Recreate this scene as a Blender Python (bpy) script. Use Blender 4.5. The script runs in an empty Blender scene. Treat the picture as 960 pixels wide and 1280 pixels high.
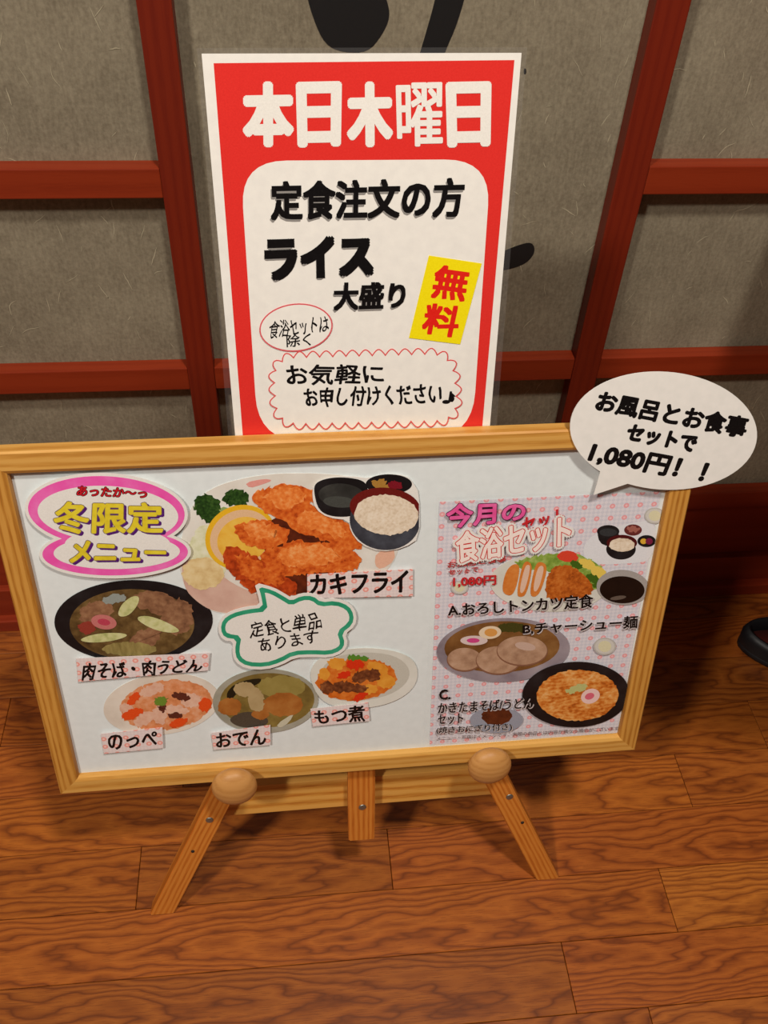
import bpy, bmesh, math, random
import numpy as np
from mathutils import Vector, Matrix, noise as mnoise
random.seed(7)
SC = bpy.context.scene
COL = SC.collection

# ------------------------------------------------------------------ camera, world, lights, exposure
YAW, PITCH, ROLL, FPX = 0.1328, 0.788, 0.0547, 1140.18
CAM = Vector((0, 0, 1.08))
fwd = Vector((math.sin(YAW)*math.cos(PITCH), math.cos(YAW)*math.cos(PITCH), -math.sin(PITCH)))
r0 = Vector((math.cos(YAW), -math.sin(YAW), 0)); u0 = r0.cross(fwd)
RT = math.cos(ROLL)*r0 + math.sin(ROLL)*u0
UP = -math.sin(ROLL)*r0 + math.cos(ROLL)*u0
cd = bpy.data.cameras.new('camera'); cam = bpy.data.objects.new('camera', cd); COL.objects.link(cam)
cam.matrix_world = Matrix(((RT.x, UP.x, -fwd.x, CAM.x), (RT.y, UP.y, -fwd.y, CAM.y), (RT.z, UP.z, -fwd.z, CAM.z), (0, 0, 0, 1)))
cd.sensor_fit = 'VERTICAL'; cd.sensor_height = 36; cd.lens = FPX/1280*36; cd.clip_start = .02
SC.camera = cam
W = bpy.data.worlds.new('world'); SC.world = W; W.use_nodes = True
W.node_tree.nodes['Background'].inputs[0].default_value = (1.0, .86, .72, 1)
W.node_tree.nodes['Background'].inputs[1].default_value = .06
def area(name, loc, target, sx, sy, power, color):
    l = bpy.data.lights.new(name, 'AREA'); l.shape = 'RECTANGLE'; l.size = sx; l.size_y = sy; l.energy = power; l.color = color
    o = bpy.data.objects.new(name, l); COL.objects.link(o); o.location = loc
    o.rotation_euler = (Vector(target)-Vector(loc)).to_track_quat('-Z', 'Y').to_euler(); return o
area('ceiling_lamp', (-1.05, -.70, 2.5), (.1, .5, .2), .20, .20, 33, (1, .93, .84))
area('ceiling_lamp', (.37, -.16, 2.5), (.15, .5, .2), .18, .18, 27, (1, .93, .84))
SC.view_settings.view_transform = 'Standard'; SC.view_settings.look = 'None'; SC.view_settings.gamma = 1
SC.view_settings.use_curve_mapping = False; SC.view_settings.exposure = 0.11

# ------------------------------------------------------------------ measured frames (metres)
M = 1.08
LEAN, BYAW = .24218, .01135
BX = Vector((math.cos(BYAW), math.sin(BYAW), 0)); _n = Vector((-math.sin(BYAW), math.cos(BYAW), 0))
BU = math.cos(LEAN)*Vector((0, 0, 1)) + math.sin(LEAN)*_n
BN = -math.cos(LEAN)*_n + math.sin(LEAN)*Vector((0, 0, 1))
B0 = Vector((-.2478, .4670, .2228))
BW, BH = .5948, .3841
FW, FD = .0205, .0140                       # face width and depth of the frame
BM = Matrix(((BX.x, BU.x, BN.x, B0.x), (BX.y, BU.y, BN.y, B0.y), (BX.z, BU.z, BN.z, B0.z), (0, 0, 0, 1)))
BMI = BM.inverted()
WY = .864                                  # front face of the lattice
def ray(px, py): return fwd + RT*((px-480)/FPX) - UP*((py-640)/FPX)
def bp(px, py, off=-.0068):
    """photo measurement -> board coordinates (u, v) on the plane at height off above the frame front"""
    o = BMI @ CAM; d = BMI.to_3x3() @ ray(px, py); t = (off-o.z)/d.z
    return (o.x+t*d.x, o.y+t*d.y)
def wp(px, py, y): v = ray(px, py); p = CAM + v*(y/v.y); return (p.x, p.z)

# ------------------------------------------------------------------ materials
def s2l(c):
    return tuple((x/255/12.92 if x/255 <= .04045 else ((x/255+.055)/1.055)**2.4) for x in c)+(1,)
_m = {}
class NT:
    def __init__(s, name, rough=.5, spec=.5):
        s.m = bpy.data.materials.new(name); s.m.use_nodes = True; s.t = s.m.node_tree
        s.b = s.t.nodes['Principled BSDF']; s.b.inputs['Roughness'].default_value = rough
        s.b.inputs['Specular IOR Level'].default_value = spec
    def n(s, typ, **k):
        o = s.t.nodes.new(typ)
        for a, v in k.items(): setattr(o, a, v)
        return o
    def l(s, a, b): s.t.links.new(a, b)
    def coord(s, rnd=0, scale=(1, 1, 1)):
        tc = s.n('ShaderNodeTexCoord'); mp = s.n('ShaderNodeMapping'); mp.inputs['Scale'].default_value = scale
        src = tc.outputs['Object']
        if rnd:
            oi = s.n('ShaderNodeObjectInfo'); m = s.n('ShaderNodeMath', operation='MULTIPLY'); m.inputs[1].default_value = rnd
            s.l(oi.outputs['Random'], m.inputs[0]); a = s.n('ShaderNodeVectorMath', operation='ADD')
            s.l(src, a.inputs[0]); s.l(m.outputs[0], a.inputs[1]); src = a.outputs[0]
        s.l(src, mp.inputs[0]); return mp.outputs[0]
    def ramp(s, fac, stops, interp='LINEAR'):
        r = s.n('ShaderNodeValToRGB'); e = r.color_ramp; e.interpolation = interp
        while len(e.elements) < len(stops): e.elements.new(.5)
        for el, (p, c) in zip(e.elements, stops): el.position = p; el.color = s2l(c)
        s.l(fac, r.inputs[0]); return r.outputs[0]
    def math(s, op, a, b=None):
        m = s.n('ShaderNodeMath', operation=op)
        for i, x in enumerate((a, b)):
            if x is None: continue
            if isinstance(x, (int, float)): m.inputs[i].default_value = x
            else: s.l(x, m.inputs[i])
        return m.outputs[0]
    def mix(s, fac, a, b, mode='MIX'):
        m = s.n('ShaderNodeMix', data_type='RGBA', blend_type=mode)
        for i, x in ((0, fac), (6, a), (7, b)):
            if isinstance(x, (int, float)): m.inputs[i].default_value = x
            elif isinstance(x, tuple): m.inputs[i].default_value = s2l(x)
            else: s.l(x, m.inputs[i])
        return m.outputs[2]
    def bump(s, h, strength=.2, dist=.001):
        b = s.n('ShaderNodeBump'); b.inputs['Strength'].default_value = strength; b.inputs['Distance'].default_value = dist
        s.l(h, b.inputs['Height']); s.l(b.outputs[0], s.b.inputs['Normal'])
    def noise(s, vec, scale, detail=3, rough=.5):
        n = s.n('ShaderNodeTexNoise'); n.inputs['Scale'].default_value = scale; n.inputs['Detail'].default_value = detail
        n.inputs['Roughness'].default_value = rough; s.l(vec, n.inputs['Vector']); return n.outputs['Fac']
def ink(c, rough=.35):
    """plain print colour with a slight printed grain"""
    k = ('ink', c, rough)
    if k not in _m:
        t = NT('print_%d_%d_%d' % c, rough, .35)
        f = t.noise(t.coord(), 900, 2); d = tuple(max(0, x-9) for x in c)
        t.l(t.ramp(f, [(.3, d), (.7, c)]), t.b.inputs['Base Color']); _m[k] = t.m
    return _m[k]
def mottle(name, cols, scale, rough=.35, lo=.3, hi=.7, detail=4, stretch=(1, 1, 1)):
    if name not in _m:
        t = NT(name, rough, .35); vv = t.coord(scale=stretch); f = t.math('ADD', t.math('MULTIPLY', t.noise(vv, scale, detail, .6), .6), t.math('MULTIPLY', t.noise(vv, scale*.25, 2, .5), .4))
        st = [(lo+(hi-lo)*i/(len(cols)-1), c) for i, c in enumerate(cols)]
        t.l(t.ramp(f, st), t.b.inputs['Base Color']); _m[name] = t.m
    return _m[name]
def wood(name, cols, axis, freq=420, rough=.45, tint=.1, wav=.012):
    """straight-grained softwood; axis = the local axis the grain runs along"""
    t = NT(name, rough, .35)
    sc = [1, 1, 1]; sc['xyz'.index(axis)] = .06
    v = t.coord(rnd=3, scale=tuple(sc)); sx = t.n('ShaderNodeSeparateXYZ'); t.l(v, sx.inputs[0])
    other = [a for a in 'XYZ' if a.lower() != axis]
    s = t.math('ADD', sx.outputs[other[0]], t.math('MULTIPLY', sx.outputs[other[1]], .35))
    nz = t.noise(v, 22, 2); ph = t.math('ADD', s, t.math('MULTIPLY', nz, wav*2))
    w = t.math('SINE', t.math('MULTIPLY', ph, freq*2))
    w = t.math('ADD', t.math('MULTIPLY', w, .3), t.math('MULTIPLY', t.noise(v, 700, 3), 1.0))
    oi = t.n('ShaderNodeObjectInfo')
    w2 = t.math('ADD', w, t.math('MULTIPLY', oi.outputs['Random'], tint))
    t.l(t.ramp(w2, [(.1+.3*i, c) for i, c in enumerate(cols)]), t.b.inputs['Base Color']); t.bump(w, .12, .0006)
    return t.m
PINE_H = wood('pine_along', [(190, 130, 54), (204, 146, 66), (216, 162, 82)], 'x', 420)
PINE_V = wood('pine_upright', [(168, 106, 36), (190, 130, 52), (206, 148, 68)], 'y', 560)
CEDAR = wood('easel_wood', [(184, 100, 30), (202, 118, 40), (214, 134, 54)], 'y', 520, tint=.05)
CEDAR_H = wood('easel_bar_wood', [(182, 112, 40), (206, 142, 58), (222, 164, 80)], 'x', 260, tint=.05)
BALL = wood('knob_wood', [(184, 128, 68), (192, 136, 74), (198, 142, 80)], 'x', 420, tint=.05)
LACQ_V = wood('lacquered_wood_upright', [(108, 28, 12), (113, 31, 13), (118, 34, 14)], 'z', 300, .45)
LACQ_H = wood('lacquered_wood_level', [(128, 40, 15), (133, 43, 16), (138, 46, 18)], 'x', 300, .45)
def floor_mat():
    t = NT('oak_floor', .36, .45)
    tc = t.n('ShaderNodeTexCoord'); oi = t.n('ShaderNodeObjectInfo'); R = oi.outputs['Random']
    sx = t.n('ShaderNodeSeparateXYZ'); t.l(tc.outputs['Object'], sx.inputs[0]); X, Y = sx.outputs['X'], sx.outputs['Y']
    cx = t.n('ShaderNodeCombineXYZ')
    t.l(t.math('ADD', t.math('MULTIPLY', X, 5.5), t.math('MULTIPLY', R, 91)), cx.inputs[0])
    t.l(t.math('MULTIPLY', Y, 22), cx.inputs[1]); t.l(t.math('MULTIPLY', R, 37), cx.inputs[2])
    nz = t.noise(cx.outputs[0], 1.0, 3, .55)
    cx2 = t.n('ShaderNodeCombineXYZ'); t.l(t.math('ADD', t.math('MULTIPLY', X, 38), t.math('MULTIPLY', R, 33)), cx2.inputs[0]); t.l(t.math('MULTIPLY', Y, 75), cx2.inputs[1])
    nz2 = t.noise(cx2.outputs[0], 1.0, 2, .5)
    # parabolic (flat-sawn) growth rings, centre line differs per board
    r2 = t.math('FRACT', t.math('MULTIPLY', R, 17.3)); r3 = t.math('FRACT', t.math('MULTIPLY', R, 53.7))
    yc = t.math('ADD', t.math('MULTIPLY', Y, 30), t.math('SUBTRACT', t.math('MULTIPLY', r2, 1.6), .8))
    sgn = t.math('SUBTRACT', t.math('MULTIPLY', t.math('GREATER_THAN', r3, .5), 2), 1)
    v = t.math('ADD', t.math('MULTIPLY', t.math('MULTIPLY', yc, yc), 2.1), t.math('MULTIPLY', t.math('MULTIPLY', X, sgn), 6.5))
    v = t.math('ADD', v, t.math('MULTIPLY', nz, 6.5)); v = t.math('ADD', v, t.math('MULTIPLY', nz2, .28))
    w = t.math('FRACT', v)                                   # slow light rise, sharp dark line: real ring profile
    cx3 = t.n('ShaderNodeCombineXYZ'); t.l(t.math('MULTIPLY', X, 45), cx3.inputs[0]); t.l(t.math('MULTIPLY', Y, 900), cx3.inputs[1]); t.l(t.math('MULTIPLY', R, 20), cx3.inputs[2])
    pore = t.noise(cx3.outputs[0], 1.0, 2, .6)
    base = t.ramp(w, [(0, (124, 62, 21)), (.14, (150, 79, 27)), (.55, (176, 99, 36)), (.84, (158, 84, 29)), (1.0, (116, 57, 19))])
    base = t.mix(t.math('MULTIPLY', t.math('GREATER_THAN', pore, .58), .35), base, (100, 45, 16))
    base = t.mix(1.0, base, oi.outputs['Color'], 'MULTIPLY')
    t.l(base, t.b.inputs['Base Color']); t.bump(t.math('ADD', w, pore), .10, .0004); return t.m
OAK = floor_mat()
def paper_mat():
    t = NT('washi_paper', .85, .2); v = t.coord(rnd=2)
    a = t.noise(v, 16, 4); b = t.noise(v, 260, 4, .7); c = t.noise(t.coord(rnd=2, scale=(1, 1, .25)), 420, 2)
    f = t.math('ADD', t.math('MULTIPLY', a, .3), t.math('ADD', t.math('MULTIPLY', b, .45), t.math('MULTIPLY', c, .25)))
    t.l(t.ramp(f, [(.36, (116, 106, 88)), (.5, (134, 124, 104)), (.66, (152, 142, 120))]), t.b.inputs['Base Color']); t.bump(b, .2, .0006)
    return t.m
WASHI = paper_mat()
FIBRE = ink((178, 168, 142), .8)
def dots_mat(name, pitch, pr, bg, hatch, dot, ring):
    t = NT(name, .3, .4); tc = t.n('ShaderNodeTexCoord'); mp = t.n('ShaderNodeMapping'); t.l(tc.outputs['Object'], mp.inputs[0])
    mp.inputs['Scale'].default_value = (1/pitch, 1/(pitch*.98), 0)
    fr = t.n('ShaderNodeVectorMath', operation='FRACTION'); t.l(mp.outputs[0], fr.inputs[0])
    ds = t.n('ShaderNodeVectorMath', operation='DISTANCE'); t.l(fr.outputs[0], ds.inputs[0]); ds.inputs[1].default_value = (.5, .5, 0)
    mp2 = t.n('ShaderNodeMapping'); t.l(tc.outputs['Object'], mp2.inputs[0]); mp2.inputs['Rotation'].default_value = (0, 0, .785)
    ch = t.n('ShaderNodeTexChecker'); ch.inputs['Scale'].default_value = 2/pitch*2.2; t.l(mp2.outputs[0], ch.inputs['Vector'])
    base = t.mix(t.math('MULTIPLY', ch.outputs['Fac'], .55), bg, hatch)
    d = ds.outputs['Value']
    base = t.mix(t.math('MULTIPLY', t.math('LESS_THAN', d, pr), 1), base, dot)
    base = t.mix(t.math('MULTIPLY', t.math('LESS_THAN', d, pr*.45), 1), base, ring)
    t.l(base, t.b.inputs['Base Color']); return t.m
DOTS = dots_mat('dotted_menu_paper', .0128, .20, (226, 220, 226), (200, 200, 212), (236, 162, 166), (244, 196, 196))
STRIP = dots_mat('dotted_caption_paper', .0105, .26, (236, 220, 218), (220, 206, 206), (240, 160, 150), (250, 210, 200))
def plain(name, c, rough=.4, spec=.5, metal=0):
    t = NT(name, rough, spec); t.b.inputs['Metallic'].default_value = metal
    f = t.noise(t.coord(), 120, 3); t.l(t.ramp(f, [(.3, tuple(int(x*.975) for x in c)), (.7, c)]), t.b.inputs['Base Color']); return t.m
WHITEBOARD = plain('whiteboard_panel', (232, 238, 238), .22, .5)
CARD = plain('white_card', (244, 240, 234), .45, .4)
LAMWHITE = plain('laminated_white_paper', (246, 242, 234), .28, .45)
STEEL = plain('screw_steel', (150, 146, 136), .35, .5, .8)
DARKHOLE = plain('dark_hole', (40, 26, 16), .8)
INKB = plain('brush_ink', (14, 13, 14), .6)
SUB = plain('subfloor', (40, 20, 10), .9)
SHOE = plain('slipper_black', (22, 24, 28), .5)
SHOEIN = plain('slipper_lining', (92, 26, 18), .7)
def clear_mat():
    t = NT('clear_laminate', .08, .5); out = t.t.nodes['Material Output']
    tr = t.n('ShaderNodeBsdfTransparent'); mx = t.n('ShaderNodeMixShader'); mx.inputs[0].default_value = .02
    t.b.inputs['Base Color'].default_value = (.8, .8, .8, 1)
    t.l(tr.outputs[0], mx.inputs[1]); t.l(t.b.outputs[0], mx.inputs[2]); t.l(mx.outputs[0], out.inputs[0]); return t.m
CLEAR = clear_mat()

# ------------------------------------------------------------------ mesh helpers
def link(name, verts, faces, mat, parent=None, smooth=False):
    me = bpy.data.meshes.new(name); me.from_pydata([tuple(v) for v in verts], [], faces); me.materials.append(mat)
    if smooth: me.polygons.foreach_set('use_smooth', [True]*len(me.polygons))
    me.update(); o = bpy.data.objects.new(name, me); COL.objects.link(o)
    if parent: o.parent = parent
    return o
def from_bm(name, bm, mat, parent=None, smooth=False):
    bmesh.ops.recalc_face_normals(bm, faces=bm.faces[:])
    me = bpy.data.meshes.new(name); bm.to_mesh(me); bm.free(); me.materials.append(mat)
    if smooth: me.polygons.foreach_set('use_smooth', [True]*len(me.polygons))
    o = bpy.data.objects.new(name, me); COL.objects.link(o)
    if parent: o.parent = parent
    return o
def box_bm(lo, hi, bev=0, seg=2):
    bm = bmesh.new(); bmesh.ops.create_cube(bm, size=1)
    for v in bm.verts: v.co = Vector([lo[i]+(hi[i]-lo[i])*(v.co[i]+.5) for i in range(3)])
    if bev: bmesh.ops.bevel(bm, geom=bm.edges[:], offset=bev, segments=seg, affect='EDGES', profile=.6)
    return bm
def empty(name, label, cat, loc, rot=None, group=None, kind=None):
    o = bpy.data.objects.new(name, None); COL.objects.link(o); o.empty_display_size = .02
    if rot is not None: o.matrix_world = Matrix.Translation(loc) @ rot.to_4x4()
    else: o.location = loc
    if label: o['label'] = label
    if cat: o['category'] = cat
    if group: o['group'] = group
    if kind: o['kind'] = kind
    return o
BR = BM.to_3x3()
class Flat:
    """a thing lying on the board plane: root empty at its centre, parts built from (u,v,height) in board coordinates"""
    def __init__(s, name, label, cat, cpx, off, group=None):
        s.off = off; u, v = bp(cpx[0], cpx[1], off); s.c = Vector((u, v, off))
        s.root = empty(name, label, cat, BM @ s.c, BR, group); s.k = 0
    def h(s): s.k += 1; return s.k*.00004
    def pts(s, px, h=0):
        o = []
        for x, y in px:
            u, v = bp(x, y, s.off+h)
            if s.off < -.003 and s.off > -.01:      # prints stay inside the frame opening
                u = min(max(u, FW+.0006), BW-FW-.0006); v = min(max(v, FW+.0006), BH-FW-.0006)
            o.append(Vector((u, v, s.off+h))-s.c)
        return o
    def sheet(s, name, px, mat, thick=.0004, h=0, parent=None):
        p = s.pts(px, 0); n = len(p); z0 = h; z1 = h+thick
        v = [(q.x, q.y, z0) for q in p]+[(q.x, q.y, z1) for q in p]
        f = [tuple(range(n))[::-1], tuple(range(n, 2*n))]+[(i, (i+1) % n, (i+1) % n+n, i+n) for i in range(n)]
        s.k = max(s.k, math.ceil((h+thick)/.00004)); return link(name, v, f, mat, parent or s.root)
    def poly(s, name, px, mat, parent=None):
        h = s.h(); p = s.pts(px); return link(name, [(q.x, q.y, h) for q in p], [tuple(range(len(p)))[::-1]], mat, parent or s.root)
    def polys(s, name, lst, mat, parent=None):
        """several separate blots of one print colour"""
        for px in lst: s.poly(name, px, mat, parent)
    def text(s, name, body, quad, mat, bold=0, shift=(0, 0), wob=0, parent=None, n=8, sq=0):
        c, = [text_geo(body)]; V0, F0 = c; h = s.h()
        q = [Vector(x) for x in quad]; pp = []
        if wob:
            ph = random.random()*9; V0 = [(x+wob*math.sin(y*5+ph+x*9), y+wob*1.6*math.sin(x*23+ph)) for x, y in V0]
        for x, y in V0:
            a = q[3].lerp(q[2], x); b = q[0].lerp(q[1], x); z = a.lerp(b, y); pp.append((z.x+shift[0], z.y+shift[1]))
        p = s.pts(pp); V = []; F = []
        offs = [(0, 0)]
        if bold: offs += [(bold*math.cos(2*math.pi*i/n+.2), bold*math.sin(2*math.pi*i/n+.2)) for i in range(n)]
        if bold and sq: offs = [(0, 0)]+[(bold*i, bold*j) for i in (-1, 0, 1) for j in (-1, 0, 1) if i or j]
        for j, (dx, dy) in enumerate(offs):
            a = len(V); V += [(w.x+dx, w.y+dy, h+j*.000001) for w in p]; F += [tuple(i+a for i in f) for f in F0]
        return link(name, V, F, mat, parent or s.root)
_tc = {}
def text_geo(body):
    if body not in _tc:
        cu = bpy.data.curves.new('lettering', 'FONT'); cu.body = body; cu.resolution_u = 3
        ob = bpy.data.objects.new('lettering', cu); COL.objects.link(ob); bpy.context.view_layer.update()
        me = ob.to_mesh(); co = [(v.co.x, v.co.y) for v in me.vertices]; F = [tuple(p.vertices) for p in me.polygons]
        x0 = min(c[0] for c in co); x1 = max(c[0] for c in co); y0 = min(c[1] for c in co); y1 = max(c[1] for c in co)
        _tc[body] = ([((x-x0)/(x1-x0), (y-y0)/(y1-y0)) for x, y in co], F)
        ob.to_mesh_clear(); bpy.data.objects.remove(ob); bpy.data.curves.remove(cu)
    return _tc[body]
def ell(cx, cy, rx, ry, rot=0, n=40, a0=0, a1=360, irr=0, seed=0):
    out = []; c, s = math.cos(math.radians(rot)), math.sin(math.radians(rot)); full = abs(a1-a0) >= 360
    for i in range(n):
        a = math.radians(a0+(a1-a0)*i/(n if full else n-1))
        k = 1+irr*mnoise.noise(Vector((math.cos(a)*1.6+seed*7.1, math.sin(a)*1.6, seed*3.3))) if irr else 1
        x, y = rx*k*math.cos(a), ry*k*math.sin(a); out.append((cx+x*c-y*s, cy+x*s+y*c))
    return out
def clip(poly, f):
    """keep the part of a polygon where f(p) >= 0"""
    out = []
    for i in range(len(poly)):
        a, b = poly[i], poly[(i+1) % len(poly)]; fa, fb = f(a), f(b)
        if fa >= 0: out.append(a)
        if fa*fb < 0: t = fa/(fa-fb); out.append((a[0]+(b[0]-a[0])*t, a[1]+(b[1]-a[1])*t))
    return out
def smooth(pts, it=2):
    for _ in range(it):
        o = []
        for i in range(len(pts)):
            a, b = pts[i], pts[(i+1) % len(pts)]
            o += [(a[0]*.75+b[0]*.25, a[1]*.75+b[1]*.25), (a[0]*.25+b[0]*.75, a[1]*.25+b[1]*.75)]
        pts = o
    return pts
def rough(pts, amp, seed=0):
    """crumbly outline"""
    o = []
    for i in range(len(pts)):
        a, b = Vector(pts[i]), Vector(pts[(i+1) % len(pts)]); n = max(1, int((b-a).length/2.5))
        for k in range(n):
            p = a.lerp(b, k/n); o.append((p.x+amp*mnoise.noise(Vector((p.x*.35, p.y*.35, seed))), p.y+amp*mnoise.noise(Vector((p.x*.35, p.y*.35, seed+9)))))
    return o
def inset(pts, d):
    n = len(pts); A = sum(pts[i][0]*pts[(i+1) % n][1]-pts[(i+1) % n][0]*pts[i][1] for i in range(n)); sg = 1 if A > 0 else -1; o = []
    for i in range(n):
        a, b, c = Vector(pts[i-1]), Vector(pts[i]), Vector(pts[(i+1) % n]); e1 = (b-a).normalized(); e2 = (c-b).normalized()
        nn = Vector((-(e1.y+e2.y), e1.x+e2.x))*sg
        if nn.length < 1e-6: o.append(tuple(b)); continue
        nn.normalize(); k = max(.45, nn.dot(Vector((-e1.y, e1.x))*sg)); o.append(tuple(b+nn*d/k))
    return o
def rrect(q, r, n=8):
    """rounded quad from TL,TR,BR,BL"""
    q = [Vector(x) for x in q]; o = []
    for i in range(4):
        p, a, b = q[i], q[i-1], q[(i+1) % 4]; A = p+(a-p).normalized()*r; B = p+(b-p).normalized()*r
        for k in range(n+1): t = k/n; o.append(tuple(A*(1-t)**2+p*2*t*(1-t)+B*t*t))
    return o

# ------------------------------------------------------------------ the setting: floor of single boards
fl = empty('floor', 'orange brown oak strip floor', None, (0, 0, 0), kind='structure'); del fl['label']
o = from_bm('underlay', box_bm((-1.6, -1.0, -.03), (1.9, .93, -.0125)), SUB, fl)
rows = {0: [.419-.88, .419, .419+.5], 1: [-.85, -.205, .0939, .0939+.72], 2: [-.55, .4883, 1.05], 3: [-.75, -.16, .62], -1: [-.62, .28, .95], -2: [-.42, .36], -3: [-.75, .12], 4: [-.4, .45], 5: [-.1, .8]}
planks = []
for k in range(-17, 7):
    y0 = .3624+.0751*k
    js = list(rows.get(k, []))
    rr = random.Random(k)
    if not js: js = [rr.uniform(-.5, .6)]
    while js[0] > -1.4: js.insert(0, js[0]-rr.uniform(.5, .9))
    while js[-1] < 1.7: js.append(js[-1]+rr.uniform(.5, .9))
    for a, b in zip(js[:-1], js[1:]):
        L = b-a-.0007; w = .0751-.0006
        bm = box_bm((-L/2, -w/2, -.012), (L/2, w/2, 0), .0005, 1)
        p = from_bm('floorboard', bm, OAK, fl); p.location = ((a+b)/2, y0+.0751/2, 0)
        g_ = rr.uniform(.78, 1.0); p.color = (g_, g_*rr.uniform(.92, 1.0), g_*rr.uniform(.8, 1.0), 1)      # boards differ in tone
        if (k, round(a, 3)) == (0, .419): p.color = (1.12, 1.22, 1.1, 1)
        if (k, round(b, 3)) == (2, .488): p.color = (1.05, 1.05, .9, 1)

# ------------------------------------------------------------------ the setting: paper lattice wall
PY = WY+.020
wb = empty('wall_back', None, None, (0, PY, 0), kind='structure')
def W_(name, lo, hi, mat, bev=0, parent=None, seg=2):
    lo = (lo[0], lo[1]-PY, lo[2]); hi = (hi[0], hi[1]-PY, hi[2]); c = [(a+b)/2 for a, b in zip(lo, hi)]
    o = from_bm(name, box_bm([a-b for a, b in zip(lo, c)], [a-b for a, b in zip(hi, c)], bev, seg), mat, parent or wb)
    o.location = c; return o
ZT = 1.75
stx = [(-1.029, -.998), (-.574, -.5437), (-.1197, -.0897), (.3344, .3663), (.789, .819), (1.243, 1.273)]
rz = [.1835+.235*i for i in range(7)]
W_('backing_board', (-1.029, PY+.003, 0), (1.273, PY+.012, ZT), plain('backing_board', (90, 80, 66), .8))
panels = []
for i in range(5):
    x0, x1 = stx[i][1], stx[i+1][0]
    pp = W_('paper_panel', (x0-.004, PY, .20), (x1+.004, PY+.002, ZT), WASHI); panels.append(pp)
    W_('kick_panel', (x0-.004, PY-.008, .022), (x1+.004, PY+.002, .19), LACQ_H)
    for j, z in enumerate(rz):
        if i == 2 and j in (2, 3): continue          # the middle bay is left open for the brushwork
        W_('rail', (x0, WY+.001, z), (x1, PY, z+.030), LACQ_H, .0012)
    W_('bottom_rail', (x0, WY+.001, .022), (x1, PY, .075), LACQ_H, .0012)
    V, F = [], []; rr = random.Random(40+i)           # long pulp fibres lying in the paper
    zc = pp.location.z+0; xc = pp.location.x
    for k in range(230):
        x = rr.uniform(x0+.01, x1-.01)-xc; z = rr.uniform(.24, 1.2)-zc; a = rr.gauss(math.pi/2, .7); L = rr.uniform(.006, .028); n = 7; cv = rr.gauss(0, 1.0/L*.25); w = rr.uniform(.00022, .00055)
        b0 = len(V)
        for q in range(n):
            ww = w*math.sin(math.pi*(q+.6)/(n+.2)); nx, nz = -math.sin(a), math.cos(a)
            V += [(x+nx*ww, -.0013, z+nz*ww), (x-nx*ww, -.0013, z-nz*ww)]
            x += math.cos(a)*L/n; z += math.sin(a)*L/n; a += cv*L/n+rr.gauss(0, .15)
        F += [(b0+2*q, b0+2*q+1, b0+2*q+3, b0+2*q+2) for q in range(n-1)]
    fo = link('paper_fibre', V, F, FIBRE, pp); fo['kind'] = 'stuff'
for a, b in stx: W_('stile', (a, WY, .022), (b, PY+.002, ZT), LACQ_V, .0015)
W_('top_rail', (-1.029, WY-.002, ZT), (1.273, PY+.002, ZT+.05), LACQ_H, .002)
W_('sill', (-1.029, WY-.012, 0), (1.273, PY+.012, .022), LACQ_H, .0015)
# brush strokes on the middle paper panel
mid = panels[2]
def brush(pts, it=2):
    pts = smooth(pts, it); v = []; y = -.0014
    for px, py in pts:
        x, z = wp(px, py, PY-.0012); v.append((x-mid.location.x, y, z-mid.location.z))
    o = link('brush_stroke', v, [tuple(range(len(v)))], INKB, mid)
brush([(378, -60), (382, -10), (392, 25), (406, 56), (428, 66), (460, 66), (478, 44), (488, 22), (484, 0), (470, -30), (452, -70), (415, -85)])
brush([(590, -60), (586, -20), (572, 30), (556, 66), (540, 110), (515, 118), (518, 90), (530, 50), (543, 5), (556, -55)])
brush([(520, 330), (580, 322), (625, 316), (650, 306), (664, 303), (669, 310), (667, 320), (656, 331), (634, 338), (580, 346), (522, 352)], 2)
brush([(655, 86), (658, 86), (658, 93), (655, 93)], 1)

# ------------------------------------------------------------------ menu board (framed white panel)
mb = empty('menu_board', 'white menu board in a light pine frame, leaning on the small wooden easel', 'board', BM @ Vector((BW/2, 0, -FD/2)), BR)
CB = Vector((BW/2, 0, -FD/2))
def BL(v): return Vector(v)-CB
def frame_rail(side):
    prof = [(0, -FD), (0, -.0015), (.0015, 0), (FW-.004, 0), (FW-.001, -.0015), (FW, -.004), (FW, -FD)]
    V = []
    for e in (0, 1):
        for t, z in prof:
            if side == 'b': p = (t if e == 0 else BW-t, t, z)
            if side == 't': p = (BW-t if e == 0 else t, BH-t, z)
            if side == 'l': p = (t, BH-t if e == 0 else t, z)
            if side == 'r': p = (BW-t, t if e == 0 else BH-t, z)
            V.append(BL(p))
    c = sum(V, Vector())/len(V); n = len(prof)
    F = [(i, (i+1) % n, (i+1) % n+n, i+n) for i in range(n)]+[tuple(range(n))[::-1], tuple(range(n, 2*n))]
    bm = bmesh.new(); vs = [bm.verts.new(v-c) for v in V]
    for f in F: bm.faces.new([vs[i] for i in f])
    o = from_bm('frame_rail', bm, PINE_H if side in 'bt' else PINE_V, mb); o.location = c
for s_ in 'btlr': frame_rail(s_)
o = from_bm('white_panel', box_bm(BL((FW-.002, FW-.002, -.013)), BL((BW-FW+.002, BH-FW+.002, -.0075))), WHITEBOARD, mb)

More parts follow.
